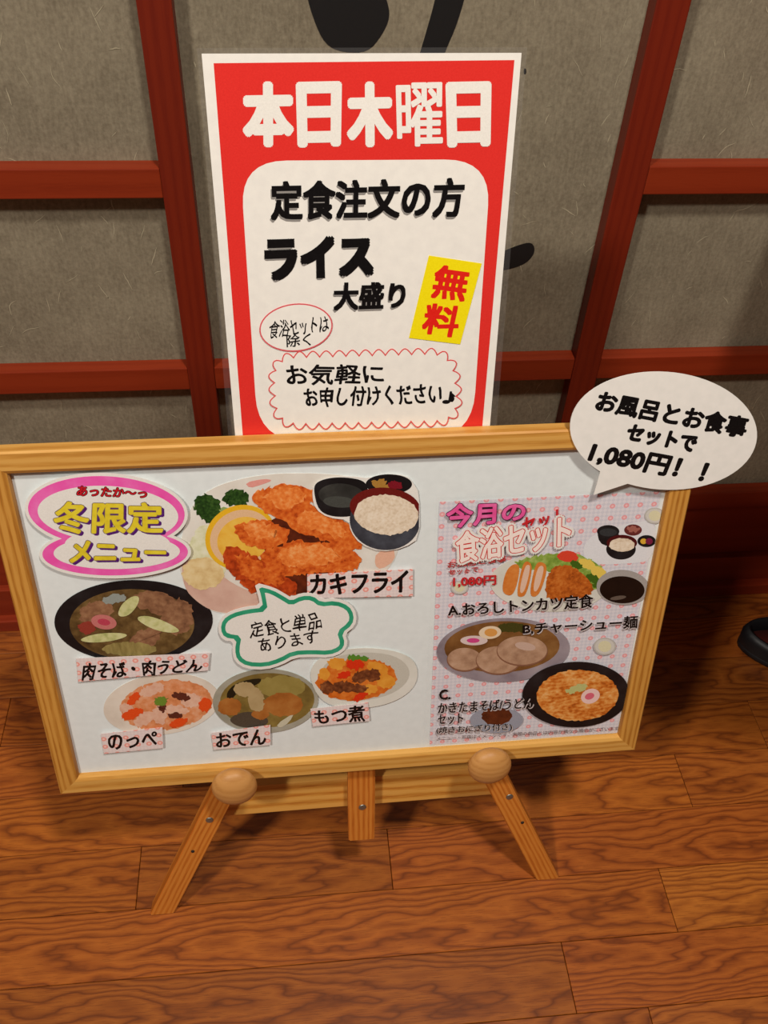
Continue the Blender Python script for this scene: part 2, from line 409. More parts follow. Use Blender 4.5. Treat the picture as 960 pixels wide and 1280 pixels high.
# ------------------------------------------------------------------ easel
LF = -.0158                                 # front face of the legs, just behind the board
LT = .016
ez = empty('easel', 'small pale wooden tripod easel with two round knobs, holding the menu board', 'easel', BM @ Vector((.3035, -.2323, LF-LT/2)) , BR)
CE = Vector((.3035, -.2323, LF-LT/2))
floor_v = lambda off: -(B0.z+BN.z*off)/BU.z
def slat(name, a, b, w, z0, z1, mat, level=True, parent=ez):
    """flat bar between (u,v) points a,b in the easel plane; ends cut level; grain along local y"""
    a, b = Vector((*a, 0)), Vector((*b, 0)); d = (b-a).normalized()
    bm = bmesh.new(); hw = w/2/abs(d.y) if level else w/2
    P = []
    for z in (z0, z1):
        av = floor_v(z) if (level and a.y < -.2) else a.y
        ax = a.x+(av-a.y)*d.x/d.y if level else a.x
        P += [(ax-hw, av, z), (ax+hw, av, z), (b.x+hw, b.y, z), (b.x-hw, b.y, z)]
    c = Vector(((a.x+b.x)/2, (a.y+b.y)/2, (z0+z1)/2)); ang = math.atan2(-d.x, d.y); R = Matrix.Rotation(ang, 3, 'Z')
    vs = [bm.verts.new(R.inverted() @ (Vector(p)-c)) for p in P]
    for f in ((0, 1, 2, 3), (7, 6, 5, 4), (0, 4, 5, 1), (1, 5, 6, 2), (2, 6, 7, 3), (3, 7, 4, 0)): bm.faces.new([vs[i] for i in f])
    bmesh.ops.bevel(bm, geom=bm.edges[:], offset=.0012, segments=2, affect='EDGES')
    o = from_bm(name, bm, mat, parent); o.matrix_local = Matrix.Translation(c-CE) @ R.to_4x4(); return o
LEGS = [((.0700, -.2323), (.2905, .262)), ((.5321, -.2345), (.3170, .262))]
for a, b in LEGS: slat('leg', a, b, .0250, LF-LT, LF, CEDAR)
slat('mast', (.3037, -.1272), (.3037, .34), .0290, LF-LT+.001, LF-.0005, CEDAR)
o = from_bm('crossbar', box_bm(Vector((-.150, -.022, -.006)), Vector((.150, .022, .006)), .001), CEDAR_H, ez)
o.location = Vector((.3035, -.066, LF-LT-.0065))-CE
# rear leg: hinged behind the mast, foot back on the floor
hinge = Vector((.3037, .27, LF-LT-.010)); hw_ = BM @ hinge; foot = Vector((hw_.x+.01, .755, 0.004))
L = (foot-hw_).length
bm = box_bm((-.012, -.007, 0), (.012, .007, L), .001)
rl = from_bm('leg', bm, CEDAR, ez); rl.matrix_world = Matrix.Identity(4)
q = (foot-hw_).to_track_quat('Z', 'Y')
rl.matrix_parent_inverse = Matrix.Identity(4)
bpy.context.view_layer.update()
rl.matrix_local = ez.matrix_world.inverted() @ (Matrix.Translation(hw_) @ q.to_matrix().to_4x4())
bm = box_bm((-.016, -.018, -.002), (.016, .018, .002), .0008); hg = from_bm('hinge', bm, STEEL, ez); hg.location = hinge+Vector((0, .012, .008))-CE
def lathe(name, prof, mat, parent, n=32):
    V, F = [], []
    for r, z in prof:
        for i in range(n): V.append((r*math.cos(2*math.pi*i/n), r*math.sin(2*math.pi*i/n), z))
    for k in range(len(prof)-1):
        for i in range(n): j = (i+1) % n; F.append((k*n+i, k*n+j, (k+1)*n+j, (k+1)*n+i))
    F.append(tuple(range(n))[::-1]); F.append(tuple(range((len(prof)-1)*n, len(prof)*n)))
    return link(name, V, F, mat, parent, True)
KR, KT, KZ = .0225, .0125, .0150
for px, py in ((293, 983), (612, 957)):
    u, v = bp(px, py, KZ)
    k = lathe('knob', [(KR*math.sin(a)+.0001, -KT*math.cos(a)) for a in [math.pi*i/16 for i in range(17)]], BALL, ez); k.location = Vector((u, v, KZ))-CE
    pg = lathe('peg', [(.0050, LF-.004-KZ), (.0050, -KT*.5)], BALL, k); pg.location = (0, -.0056-v, 0)
def screw(px, py, r=.0042, z=LF, m=STEEL, name='screw'):
    u, v = bp(px, py, z)
    s = lathe(name, [(r, 0), (r, .0003), (r*.8, .0009), (r*.3, .0011)], m, ez, 16); s.location = Vector((u, v, z))-CE; return s
for p in ((262, 1025), (637, 996), (453, 1009)): screw(*p)
for p in ((241, 1064), (653, 1028)): screw(*p, r=.0020, m=DARKHOLE, name='screw_hole')

# ------------------------------------------------------------------ poster behind the board
PO = -.0152
po = Flat('poster', 'tall laminated red and white poster with black Japanese lettering, standing behind the board', 'poster', (452, 400), PO)
vb = BH-.020
def dn(x, y, x2, y2): return (x, y), (x2, y2)
po.sheet('clear_laminate', [(246, 60), (659, 59), (617, 575), (289, 588)], CLEAR, .0003)
po.k = 2; WHP = (244, 240, 232)
po.poly('paper', [(252, 67), (652, 66), (609, 572), (297.5, 584)], LAMWHITE)
RED = ink((232, 40, 30), .3)
po.poly('red_ground', [(267, 79), (643, 75), (600, 566), (306, 577)], RED)
po.poly('white_field', rrect([(300, 201), (614, 199), (590, 548), (323, 552)], 58), LAMWHITE)
PK = ink((250, 190, 180), .3); WL = ink((246, 242, 234), .3); BK = ink((20, 17, 18), .35); GREY = ink((150, 146, 142), .35)
def bm_(mm): return mm/1000
for ch_, x0_, x1_, b_ in (('本', 303, 367, 2.1), ('日', 371, 426, 2.1), ('木', 433, 491, 2.1), ('曜', 495, 554, .75), ('日', 558, 613, 2.1)):
    d_ = b_*1.15; po.text('lettering', ch_, [(x0_+d_, 104+d_), (x1_-d_, 103+d_), (x1_-d_-1, 182-d_), (x0_+d_+2, 183-d_)], WL, bm_(b_), n=12)
Q1 = [(339, 228), (580, 223), (577, 270), (340, 274)]
po.text('lettering_shadow', '定食注文の方', Q1, GREY, bm_(.7), (-1.5, 3))
po.text('lettering', '定食注文の方', Q1, BK, bm_(.85), sq=1)
Q2 = [(333, 300), (464, 296), (464, 342), (335, 348)]
po.text('lettering_shadow', 'ライス', Q2, GREY, bm_(1.3), (-1.5, 3))
po.text('lettering', 'ライス', Q2, BK, bm_(1.9), sq=1)
Q3 = [(418, 354), (507, 353), (504, 384), (418, 387)]
po.text('lettering_shadow', '大盛り', Q3, GREY, bm_(.5), (-1.5, 2.5))
po.text('lettering', '大盛り', Q3, BK, bm_(.75), sq=1)
po.poly('yellow_box', [(536, 319), (602, 329), (575, 430), (511, 422)], ink((252, 232, 22), .3))
po.text('lettering', '無', [(546, 331), (589, 337), (579, 376), (539, 371)], RED, bm_(.8), sq=1)
po.text('lettering', '料', [(534, 379), (577, 384), (569, 421), (527, 415)], RED, bm_(.8), sq=1)
def ring(fl_, name, outer, w, mat, inner_mat):
    fl_.poly(name, outer, mat); fl_.poly(name+'_field', inset(outer, w), inner_mat)
ring(po, 'red_oval', ell(370, 409, 46, 30, -6), 1.7, ink((226, 96, 104), .4), LAMWHITE)
po.text('handwriting', '食浴セットは', [(337, 401), (409, 393), (411, 414), (337, 423)], BK, bm_(.15), wob=.018)
po.text('handwriting', '除く', [(358, 418), (388, 415), (389, 431), (358, 434)], BK, bm_(.15), wob=.018)
# scalloped cloud outline
def scallop(q, nx, ny, amp):
    base = rrect(q, 34, 10); P = [Vector(p) for p in base]; L = [0]
    for i in range(len(P)): L.append(L[-1]+(P[(i+1) % len(P)]-P[i]).length)
    T = L[-1]; N = nx; o = []
    cen = sum(P, Vector((0, 0)))/len(P)
    for k in range(N*7):
        s_ = T*k/(N*7); i = max(j for j in range(len(P)) if L[j] <= s_); t = (s_-L[i])/max(1e-9, L[i+1]-L[i])
        p = P[i].lerp(P[(i+1) % len(P)], t); e = (P[(i+1) % len(P)]-P[i]).normalized(); nn = Vector((e.y, -e.x))
        if nn.dot(p-cen) < 0: nn = -nn
        o.append(tuple(p+nn*(amp*abs(math.sin(math.pi*(k % 7)/7))-amp*.3)))
    return o
cl = scallop([(338, 444), (568, 438), (576, 528), (343, 533)], 36, 0, 7)
ring(po, 'cloud_outline', cl, 1.5, ink((228, 92, 92), .4), LAMWHITE)
po.text('handwriting', 'お気軽に', [(358, 456), (479, 455), (479, 478), (358, 481)], BK, bm_(.5), wob=.012)
po.text('handwriting', 'お申し付けください', [(381, 485), (552, 478), (553, 504), (381, 508)], BK, bm_(.45), wob=.009)
po.text('handwriting', '♪', [(556, 488), (570, 490), (568, 505), (553, 503)], BK, bm_(.5))

# ------------------------------------------------------------------ speech bubble card at the board's corner
sb = Flat('speech_bubble_card', 'white oval speech bubble card with black lettering, on the top right corner of board', 'card', (829, 538), .0012)
e = ell(829, 538, 117, 73.5, 4, 72)
i0 = min(range(72), key=lambda i: (e[i][0]-779)**2+(e[i][1]-606)**2); i1 = min(range(72), key=lambda i: (e[i][0]-744)**2+(e[i][1]-592)**2)
e = e[:i0+1]+[(742, 618)]+e[i1:]
sb.sheet('card', e, CARD, .0008)
sb.text('lettering', 'お風呂とお食事', [(751, 488), (936, 522), (929, 547), (743, 512)], BK, bm_(1.0))
sb.text('lettering', 'セットで', [(788, 530), (872, 545), (866, 565), (781, 549)], BK, bm_(1.1))
sb.text('lettering', '1,080円！！', [(743, 553), (886, 579), (876, 603), (734, 577)], BK, bm_(1.15))

# ------------------------------------------------------------------ cut-out prints stuck on the white panel
G = 'cut out prints and captions stuck on the white board'
def cut(name, label, cat, c, lift=0): return Flat(name, label, cat, c, -.0073+lift, G)
WHT = ink((240, 236, 230), .3); FRY = mottle('fried_crumb', [(150, 52, 16), (206, 88, 28), (226, 116, 44), (240, 150, 78)], 260)
FRYD = mottle('fried_crumb_dark', [(120, 36, 12), (186, 66, 22), (216, 92, 38)], 240)
# fried oysters
f = cut('fried_oyster_picture', 'cut out picture of orange fried oysters with lemon and parsley, largest on the board', 'picture', (362, 680))
pl = [(232, 650), (244, 625), (268, 608), (305, 597), (350, 591), (420, 592), (470, 603), (494, 640), (501, 680), (488, 712), (440, 745), (400, 752), (345, 766), (300, 769), (266, 765), (246, 752), (230, 735), (222, 695)]
f.sheet('picture_paper', smooth(pl, 2), mottle('plate_white', [(214, 204, 190), (226, 220, 210), (236, 232, 224)], 40), .0003)
f.poly('plate_edge', smooth([(226, 700), (240, 690), (262, 705), (290, 730), (330, 745), (345, 764), (300, 768), (266, 764), (246, 752), (230, 735)], 2), mottle('plate_pink', [(200, 158, 142), (214, 176, 160), (222, 190, 172)], 60))
f.poly('plate_pattern', smooth([(306, 603), (330, 598), (342, 600), (326, 606), (312, 610)], 1), ink((232, 160, 150)))
f.poly('plate_pattern', smooth([(470, 690), (492, 684), (494, 700), (476, 712), (468, 706)], 1), ink((236, 186, 160)))
f.poly('cabbage', rough(ell(262, 690, 26, 36), 4), mottle('cabbage_pale', [(206, 206, 160), (226, 224, 190), (236, 234, 214)], 160))
f.poly('potato_salad', rough(ell(254, 716, 26, 20), 3, 3), mottle('potato_salad', [(206, 172, 116), (226, 200, 146), (236, 216, 170)], 150))
GR = mottle('parsley', [(18, 40, 16), (38, 70, 26), (70, 104, 44)], 420)
f.poly('parsley_stem', smooth([(262, 650), (276, 632), (290, 636), (282, 650), (270, 655)], 1), ink((150, 172, 104)))
f.polys('parsley', [rough(ell(259, 633, 18, 15, 30), 5, 1), rough(ell(295, 622, 16, 11, 0), 5, 2), rough(ell(266, 645, 13, 9, 0), 4, 5)], GR)
f.poly('lemon_rind', ell(301, 671, 45, 40, -20), ink((238, 186, 44)))
f.poly('lemon_pith', ell(302, 672, 40, 35, -20), ink((232, 192, 150)))
f.poly('lemon_flesh', ell(304, 674, 33, 28, -20), mottle('lemon_flesh', [(222, 160, 56), (236, 184, 70), (240, 200, 92)], 90))
f.poly('shade', smooth([(330, 655), (356, 640), (372, 662), (410, 672), (446, 690), (420, 720), (384, 745), (366, 742), (330, 700)], 2), mottle('oyster_shade', [(60, 22, 14), (92, 36, 18), (120, 50, 24)], 120))  # shade between the oysters, painted as a dark printed patch
oy = [([(311, 618), (340, 607), (359, 603), (391, 610), (400, 625), (380, 632), (366, 648), (349, 649), (327, 637)], FRY, 1),
      ([(352, 648), (366, 632), (392, 628), (415, 640), (440, 655), (458, 682), (440, 688), (410, 678), (385, 668), (366, 662)], FRY, 2),
      ([(275, 690), (290, 680), (310, 690), (327, 699), (350, 715), (371, 728), (372, 745), (352, 744), (330, 738), (318, 742), (300, 728), (284, 710)], FRYD, 3),
      ([(291, 658), (305, 652), (324, 648), (350, 653), (364, 668), (352, 682), (335, 686), (316, 684), (300, 675)], FRY, 4),
      ([(325, 698), (332, 684), (350, 682), (369, 673), (380, 678), (411, 676), (440, 684), (452, 700), (446, 712), (411, 716), (385, 716), (353, 722), (336, 714)], FRY, 5)]
FRYL = mottle('fried_crumb_light', [(206, 92, 30), (236, 132, 58), (246, 176, 108)], 300)
for p, m, sd in oy:
    f.poly('fried_oyster', rough(smooth(p, 2), 4.5, sd), m)
    c_ = sum((Vector(q) for q in p), Vector((0, 0)))/len(p)
    f.poly('crumb_highlight', rough(smooth([tuple(c_+(Vector(q)-c_)*.62+Vector((-1, -3.5))) for q in p], 2), 7, sd+20), FRYL if m is FRY else FRY)
# soup, pickle and rice bowls
f = cut('rice_and_soup_picture', 'cut out picture of a white rice bowl, black soup bowl and small pickle dish', 'picture', (460, 640), .0016)
BOWL = mottle('lacquer_black', [(14, 12, 14), (26, 24, 26), (40, 38, 40)], 50)
ol = smooth([(390, 620), (392, 604), (410, 596), (440, 595), (462, 598), (480, 592), (508, 594), (517, 604), (524, 616), (525, 672), (505, 685), (476, 690), (450, 680), (438, 664), (436, 650), (410, 647), (394, 636)], 1)
f.sheet('picture_paper', ol, WHT, .0003)
f.poly('pickle_dish', ell(486, 605, 29, 12.5), BOWL)
f.polys('pickle', [rough(ell(474, 604, 9, 6), 3, 1), rough(ell(480, 609, 8, 4), 3, 2)], ink((176, 130, 60)))
f.poly('pickles', rough(ell(494, 606, 10, 5), 3, 4), ink((130, 26, 40)))
f.poly('soup_bowl', smooth([(392, 614), (394, 603), (410, 597), (432, 596), (455, 600), (461, 612), (458, 632), (444, 645), (416, 646), (398, 638)], 2), BOWL)
f.poly('soup', ell(427, 619, 29, 15, 4), mottle('soup', [(34, 34, 32), (50, 50, 48), (70, 70, 66)], 60))
f.poly('soup_highlight', ell(424, 627, 20, 7, 4), ink((74, 76, 72)))
rb = clip(ell(481, 650, 44, 37, 4), lambda p: 523.5-p[0]); f.poly('rice_bowl', rb, mottle('bowl_slate', [(34, 34, 40), (56, 58, 66), (84, 88, 98)], 40))
rb = clip(ell(481, 634, 44, 25, 4), lambda p: 523.5-p[0]); f.poly('rice_bowl_rim', rb, ink((112, 30, 26)))
rb = clip(rough(ell(483, 643, 40, 25, 4), 2, 3), lambda p: 523.5-p[0]); f.poly('rice', rb, mottle('rice_print', [(206, 184, 156), (232, 214, 190), (244, 232, 214)], 420))
def caption(label, quad, text, tq, bold=.9, wob=.004, nm='caption_strip', lift=.0026, sh=None):
    s_ = cut(nm, label, 'caption', ((quad[0][0]+quad[2][0])/2, (quad[0][1]+quad[2][1])/2), lift)
    s_.sheet('paper', quad, STRIP, .0003); s_.text('lettering', text, tq, BK, bm_(bold), wob=wob); return s_
caption('pink dotted caption strip below the fried oysters', [(384, 718), (516, 711), (516, 745), (384, 748)], 'カキフライ', [(388, 719), (510, 713), (508, 740), (387, 743)], .8)
# pork noodle bowl
f = cut('pork_noodle_picture', 'cut out picture of a black bowl of pork and leek noodles, below the winter badge', 'picture', (167, 775))
cutl = lambda p: (822-(p[0]-95)*.03)-p[1]
f.sheet('bowl', clip(ell(167, 776, 99, 51, -1, 64), cutl), BOWL, .0003)
f.poly('broth', clip(ell(165, 780, 78, 44, 0, 48), cutl), mottle('pork_broth', [(58, 40, 22), (100, 76, 42), (134, 106, 64)], 110))
f.polys('pork', [rough(ell(196, 753, 30, 14, 12), 6, 1), rough(ell(120, 765, 22, 14, -20), 5, 2), rough(ell(222, 770, 20, 22), 6, 7), rough(ell(180, 800, 24, 12, -30), 5, 9)], mottle('pork_slice', [(96, 62, 44), (140, 98, 70), (168, 126, 92)], 170))
f.poly('noodles', clip(rough(ell(162, 811, 34, 9), 4, 2), cutl), mottle('noodle_print', [(120, 104, 56), (168, 150, 92)], 300, stretch=(1, .3, 1)))
f.poly('onion', rough(ell(143, 748, 15, 6, -10), 3), ink((150, 156, 150)))
f.polys('fish_cake', [rough(ell(109, 784, 11, 8), 3, 3)], ink((150, 62, 50)))
f.poly('fish_cake', ell(130, 777, 16, 9, 10), ink((200, 120, 116)))
f.poly('fish_cake_swirl', ell(130, 777, 8, 4, 10), ink((190, 70, 90)))
f.polys('leek', [smooth([(146, 770), (152, 754), (166, 744), (175, 745), (172, 757), (160, 770)], 2), smooth([(168, 772), (182, 768), (205, 775), (228, 788), (214, 791), (190, 786)], 2), smooth([(97, 799), (120, 791), (152, 790), (162, 794), (140, 801), (112, 803)], 2)], mottle('leek_print', [(160, 166, 100), (202, 200, 140), (218, 216, 170)], 180))
caption('faint caption strip under the black noodle bowl', [(95, 823), (262, 816), (260, 838), (98, 852)], '肉そば・肉うどん', [(103, 829), (252, 823), (250, 839), (103, 850)], .55, .012)
# stewed vegetables
f = cut('vegetable_stew_picture', 'cut out picture of a cream bowl of orange vegetable stew, lower left', 'picture', (202, 880))
f.sheet('bowl', ell(202, 880, 73, 38, -7, 56), mottle('cream_bowl', [(206, 192, 176), (226, 214, 200), (236, 228, 216)], 30), .0003)
f.poly('stew', rough(ell(208, 881, 58, 31, -7), 3), mottle('stew_print', [(196, 116, 66), (222, 144, 96), (232, 176, 140)], 170))
f.polys('taro', [rough(ell(190, 862, 16, 7, -20), 4, 1), rough(ell(181, 898, 15, 7, -25), 4, 2), rough(ell(219, 887, 17, 6, 5), 3, 3), rough(ell(239, 875, 13, 9), 4, 4), rough(ell(200, 893, 9, 12), 4, 6), rough(ell(158, 884, 8, 6), 3, 8)], mottle('taro_print', [(216, 160, 134), (234, 196, 172)], 200))
f.polys('carrot_slice', [rough(ell(167, 873, 10, 5, -50), 3, 1), rough(ell(165, 892, 14, 6, -20), 3, 2), rough(ell(256, 880, 8, 9), 3, 3), rough(ell(223, 903, 12, 5, -20), 3, 4)], ink((232, 84, 32)))
f.polys('mushroom', [rough(ell(226, 870, 10, 5, 10), 4, 3), rough(ell(219, 894, 9, 4), 3, 4), rough(ell(203, 884, 5, 5), 3, 5)], ink((96, 48, 36)))
f.poly('green_pea', rough(ell(201, 876, 9, 6), 4, 2), ink((112, 142, 52)))
caption('small caption strip under the orange vegetable stew, lower left corner of board', [(126, 917), (203, 909), (204, 935), (130, 942)], 'のっぺ', [(135, 919), (196, 914), (196, 931), (136, 937)], .6, .012)
# oden
f = cut('oden_picture', 'cut out picture of a grey bowl of egg and fish cakes in broth, bottom centre', 'picture', (334, 875), .0006)
f.sheet('bowl', ell(332, 876, 66, 40, -2, 56), mottle('grey_bowl', [(132, 130, 116), (160, 156, 140), (184, 180, 166)], 30), .0003)
f.poly('broth', ell(334, 875, 59, 34, -2), mottle('oden_broth', [(92, 76, 38), (128, 106, 52), (150, 128, 66)], 60))
f.poly('seaweed', smooth([(282, 866), (296, 852), (330, 846), (322, 856), (300, 862), (286, 878)], 2), ink((36, 34, 22)))
f.poly('konjac', smooth([(284, 898), (306, 888), (330, 892), (338, 904), (318, 910), (296, 908)], 2), ink((84, 74, 62)))
f.poly('radish', rough(ell(352, 858, 30, 14), 3, 1), mottle('radish_print', [(140, 122, 60), (166, 148, 84)], 60))
f.polys('fish_ball', [rough(ell(287, 883, 15, 11), 2, 1), rough(ell(354, 880, 25, 15), 3, 2), rough(ell(326, 892, 11, 7), 2, 4)], mottle('fish_ball_print', [(136, 76, 28), (168, 102, 44), (184, 124, 62)], 60))
f.polys('egg', [rough(ell(306, 861, 14, 9), 2, 3), rough(ell(320, 874, 10, 15, -10), 3, 2)], mottle('egg_print', [(166, 140, 96), (192, 168, 124)], 60))
f.poly('broth_highlight', smooth([(345, 905), (368, 890), (362, 902), (350, 910)], 1), ink((206, 200, 176)))
caption('small caption strip under the grey oden bowl, bottom centre of board', [(264, 916), (338, 906), (338, 931), (267, 937)], 'おでん', [(270, 917), (332, 910), (332, 930), (271, 934)], .6)
# offal stew
f = cut('offal_stew_picture', 'cut out picture of a white leaf shaped dish of orange simmered offal', 'picture', (450, 848), .0012)
f.sheet('dish', smooth([(386, 846), (392, 828), (412, 815), (450, 809), (490, 812), (515, 822), (523, 838), (519, 858), (500, 874), (470, 884), (430, 886), (400, 876)], 2), mottle('dish_white', [(206, 202, 190), (222, 220, 210), (232, 230, 222)], 30), .0003)
f.poly('dish_shade', smooth([(396, 846), (412, 822), (450, 814), (494, 818), (514, 836), (508, 856), (480, 872), (430, 878), (402, 866)], 2), ink((204, 200, 188)))
f.poly('stew', rough(ell(446, 849, 50, 26, -4), 4, 2), mottle('offal_sauce', [(186, 76, 18), (216, 112, 36), (228, 140, 60)], 160))
f.polys('potato_piece', [rough(ell(421, 829, 11, 7), 3, 1), rough(ell(405, 842, 7, 8), 3, 2), rough(ell(472, 835, 14, 8, 20), 3, 3), rough(ell(482, 851, 12, 8), 3, 4), rough(ell(463, 861, 9, 6), 3, 5)], mottle('potato_print', [(214, 130, 34), (236, 168, 66)], 120))
f.polys('offal', [rough(ell(452, 845, 14, 7, -20), 4, 1), rough(ell(430, 858, 15, 7), 4, 2), rough(ell(409, 859, 9, 8), 3, 3), rough(ell(466, 843, 9, 8), 3, 4), rough(ell(448, 860, 12, 5), 3, 6)], mottle('offal_print', [(70, 34, 20), (116, 62, 34), (160, 98, 56)], 260))
f.polys('red_pepper', [rough(ell(444, 830, 11, 6), 3, 1), rough(ell(430, 843, 10, 4, -20), 3, 2), rough(ell(450, 870, 10, 4, -25), 3, 3)], ink((222, 56, 24)))
f.polys('spring_onion', [rough(ell(442, 821, 8, 3), 3, 1), rough(ell(455, 822, 5, 3), 2, 2)], ink((92, 140, 48)))
caption('small caption strip under the white dish of orange stew', [(388, 886), (460, 878), (462, 901), (391, 908)], 'もつ煮', [(392, 888), (455, 881), (456, 901), (395, 905)], .6)
# winter badge
f = cut('winter_menu_badge', 'white cloud shaped badge with pink rim and yellow purple lettering, top left of board', 'sign', (138, 660), .0030)
up_, lo_ = (133, 639, 101, 47, 3), (144, 691, 94, 31, -1)
def two(g, name, m, sheet=False):
    for (cx, cy, rx, ry, r_) in (lo_, up_):
        p = ell(cx, cy, rx+g, ry+g, r_, 64)
        if sheet: f.sheet(name, p, m, .0003 if cy > 660 else .00032)
        else: f.poly(name, p, m)
two(1, 'badge_paper', WHT, True)
PINK = mottle('marker_pink', [(236, 72, 166), (240, 96, 180), (242, 130, 196)], 60)
two(-3, 'pink_rim', PINK)
f.poly('badge_field', ell(146, 690, 79, 21, -1, 56), WHT); f.poly('badge_field', ell(135, 642, 88, 35, 3, 56), WHT)
f.poly('badge_field', ell(147, 680, 66, 20, 0, 56), WHT)
T0 = [(98, 607), (184, 611), (183, 622), (96, 619)]
f.text('lettering_outline', 'あったか〜っ', T0, BK, bm_(.75)); f.text('lettering', 'あったか〜っ', T0, ink((206, 30, 44)), bm_(.25))
YL = mottle('marker_yellow', [(206, 182, 40), (228, 206, 48), (234, 216, 70)], 160); PU = ink((88, 32, 120)); BRN = ink((128, 104, 92))
T1 = [(70, 627), (202, 629), (203, 665), (67, 666)]; T2 = [(92, 677), (205, 687), (205, 697), (90, 701)]
T2 = [(91, 675), (206, 681), (207, 700), (88, 702)]
for tq, tx in ((T1, '冬限定'), (T2, 'メニュー')):
    f.text('lettering_shadow', tx, tq, PU, bm_(1.3), (3.2, 2.2)); f.text('lettering_outline', tx, tq, BRN, bm_(1.55), n=10); f.text('lettering', tx, tq, YL, bm_(.95))
# green bubble
f = cut('green_speech_bubble', 'small white spiky speech bubble with a green rim and handwriting', 'sign', (358, 785), .0030)
gp = [(319, 729), (342, 735), (356, 743), (364, 748), (376, 742), (392, 742), (402, 750), (420, 748), (438, 755), (445, 768), (443, 782), (430, 792), (434, 804), (428, 815), (412, 821), (390, 820), (368, 821), (352, 830), (332, 836), (308, 835), (294, 826), (291, 812), (293, 801), (279, 799), (273, 787), (276, 773), (289, 764), (308, 759), (326, 757), (324, 745)]
def spiky(d): return smooth(inset(gp, d), 1)
f.sheet('bubble_paper', spiky(-1), WHT, .0003)
f.poly('green_rim', spiky(2.6), mottle('marker_green', [(30, 140, 104), (44, 158, 118), (70, 172, 136)], 60)); f.poly('bubble_field', spiky(7.8), WHT)
f.text('handwriting', '定食と単品', [(311, 778), (398, 764), (402, 785), (314, 797)], BK, bm_(.22), wob=.02)
f.text('handwriting', 'あります', [(323, 799), (396, 787), (398, 803), (325, 815)], BK, bm_(.22), wob=.02)

# ------------------------------------------------------------------ dotted set menu sheet on the right of the board
f = Flat('set_menu_sheet', 'pink dotted laminated menu sheet with three set meals, on the right half of the board', 'sign', (670, 770), -.0073)
f.sheet('clear_laminate', [(545, 622), (829, 610), (778, 919), (528, 934)], CLEAR, .0003)
f.poly('dotted_paper', [(549, 627), (826, 614), (776, 917), (537, 931)], DOTS)
f.poly('white_patch', smooth([(738, 668), (780, 655), (822, 648), (816, 700), (790, 704), (740, 706), (726, 690)], 2), ink((232, 232, 236)))
GL = ink((196, 192, 186)); CRM = ink((226, 220, 184))
def glass(x, y, r):
    f.poly('glass_dish', ell(x, y, r, r*.78), GL); f.poly('glass_dish_inside', ell(x, y, r*.86, r*.66), ink((216, 212, 204))); f.poly('cream', ell(x, y, r*.58, r*.5), CRM)
# bowls of rice, soup and pickles
f.polys('small_bowl', [ell(760, 664, 14, 8), smooth([(746, 664), (774, 664), (772, 678), (760, 683), (749, 678)], 1), ell(808, 676, 11.5, 7.5), ell(776, 686, 18.5, 13)], BOWL)
f.poly('soup', ell(760, 665, 11, 5), ink((56, 58, 60)))
f.poly('small_bowl', ell(791, 662, 11, 7), ink((110, 50, 48))); f.poly('bowl_filling', rough(ell(791, 661, 8, 4), 3), ink((168, 104, 92)))
f.poly('rice_bowl_rim', ell(777, 678, 19, 10), ink((82, 22, 24))); f.poly('rice', rough(ell(777, 680.5, 16, 8.5), 1), _m['rice_print'])
f.polys('pickle', [ell(804, 676, 4, 3.5)], ink((226, 176, 60))); f.polys('pickle', [ell(811, 676, 4.5, 4)], ink((126, 36, 70)))
glass(818, 644, 13)
# pork cutlet
f.poly('plate', ell(686, 728, 74, 36, 2), _m['dish_white'])
f.poly('lettuce', rough(smooth([(640, 700), (690, 690), (730, 692), (756, 712), (760, 732), (735, 738), (690, 712), (650, 712)], 1), 5, 2), mottle('lettuce_print', [(84, 120, 36), (140, 168, 70), (206, 212, 140)], 150))
f.poly('tomato', rough(smooth([(692, 692), (712, 686), (724, 694), (720, 702), (704, 702)], 2), 2), ink((224, 74, 52)))
f.polys('lemon_slice', [rough(ell(733, 704, 11, 6, 20), 2), rough(ell(748, 715, 11, 7, 30), 2, 3)], ink((236, 206, 96)))
f.polys('parsley', [rough(ell(720, 705, 8, 4, 30), 3), rough(ell(740, 722, 9, 5, 20), 3, 2), rough(ell(748, 730, 7, 5), 3, 4)], ink((70, 104, 30)))
KT_ = mottle('cutlet_print', [(136, 60, 18), (190, 96, 30), (216, 130, 56)], 330)
f.poly('cutlet', rough(smooth([(680, 744), (684, 716), (694, 706), (716, 706), (738, 726), (742, 740), (720, 750), (694, 750)], 1), 3, 1), KT_)
KO = mottle('cutlet_edge', [(206, 112, 40), (226, 142, 68)], 260)
f.polys('cutlet_slice', [smooth([(627, 734), (632, 712), (642, 703), (650, 706), (646, 730), (640, 744), (630, 742)], 2), smooth([(645, 742), (652, 706), (658, 699), (666, 706), (658, 742), (650, 746)], 2), smooth([(661, 742), (668, 706), (674, 700), (685, 706), (676, 738), (668, 746)], 2)], KO)
f.polys('pork', [smooth([(648, 740), (655, 708), (660, 704), (663, 708), (655, 740)], 2), smooth([(665, 738), (671, 709), (677, 705), (680, 710), (672, 738)], 2)], ink((232, 196, 172)))
f.poly('sauce_bowl', ell(778, 733, 33, 22, 4), ink((172, 166, 162))); f.poly('sauce', ell(777, 736, 28, 17, 2), mottle('sauce_black', [(18, 10, 8), (34, 20, 14)], 60)); f.poly('sauce_highlight', ell(772, 746, 10, 2.5, -8), ink((104, 90, 80)))
glass(574, 733, 11)
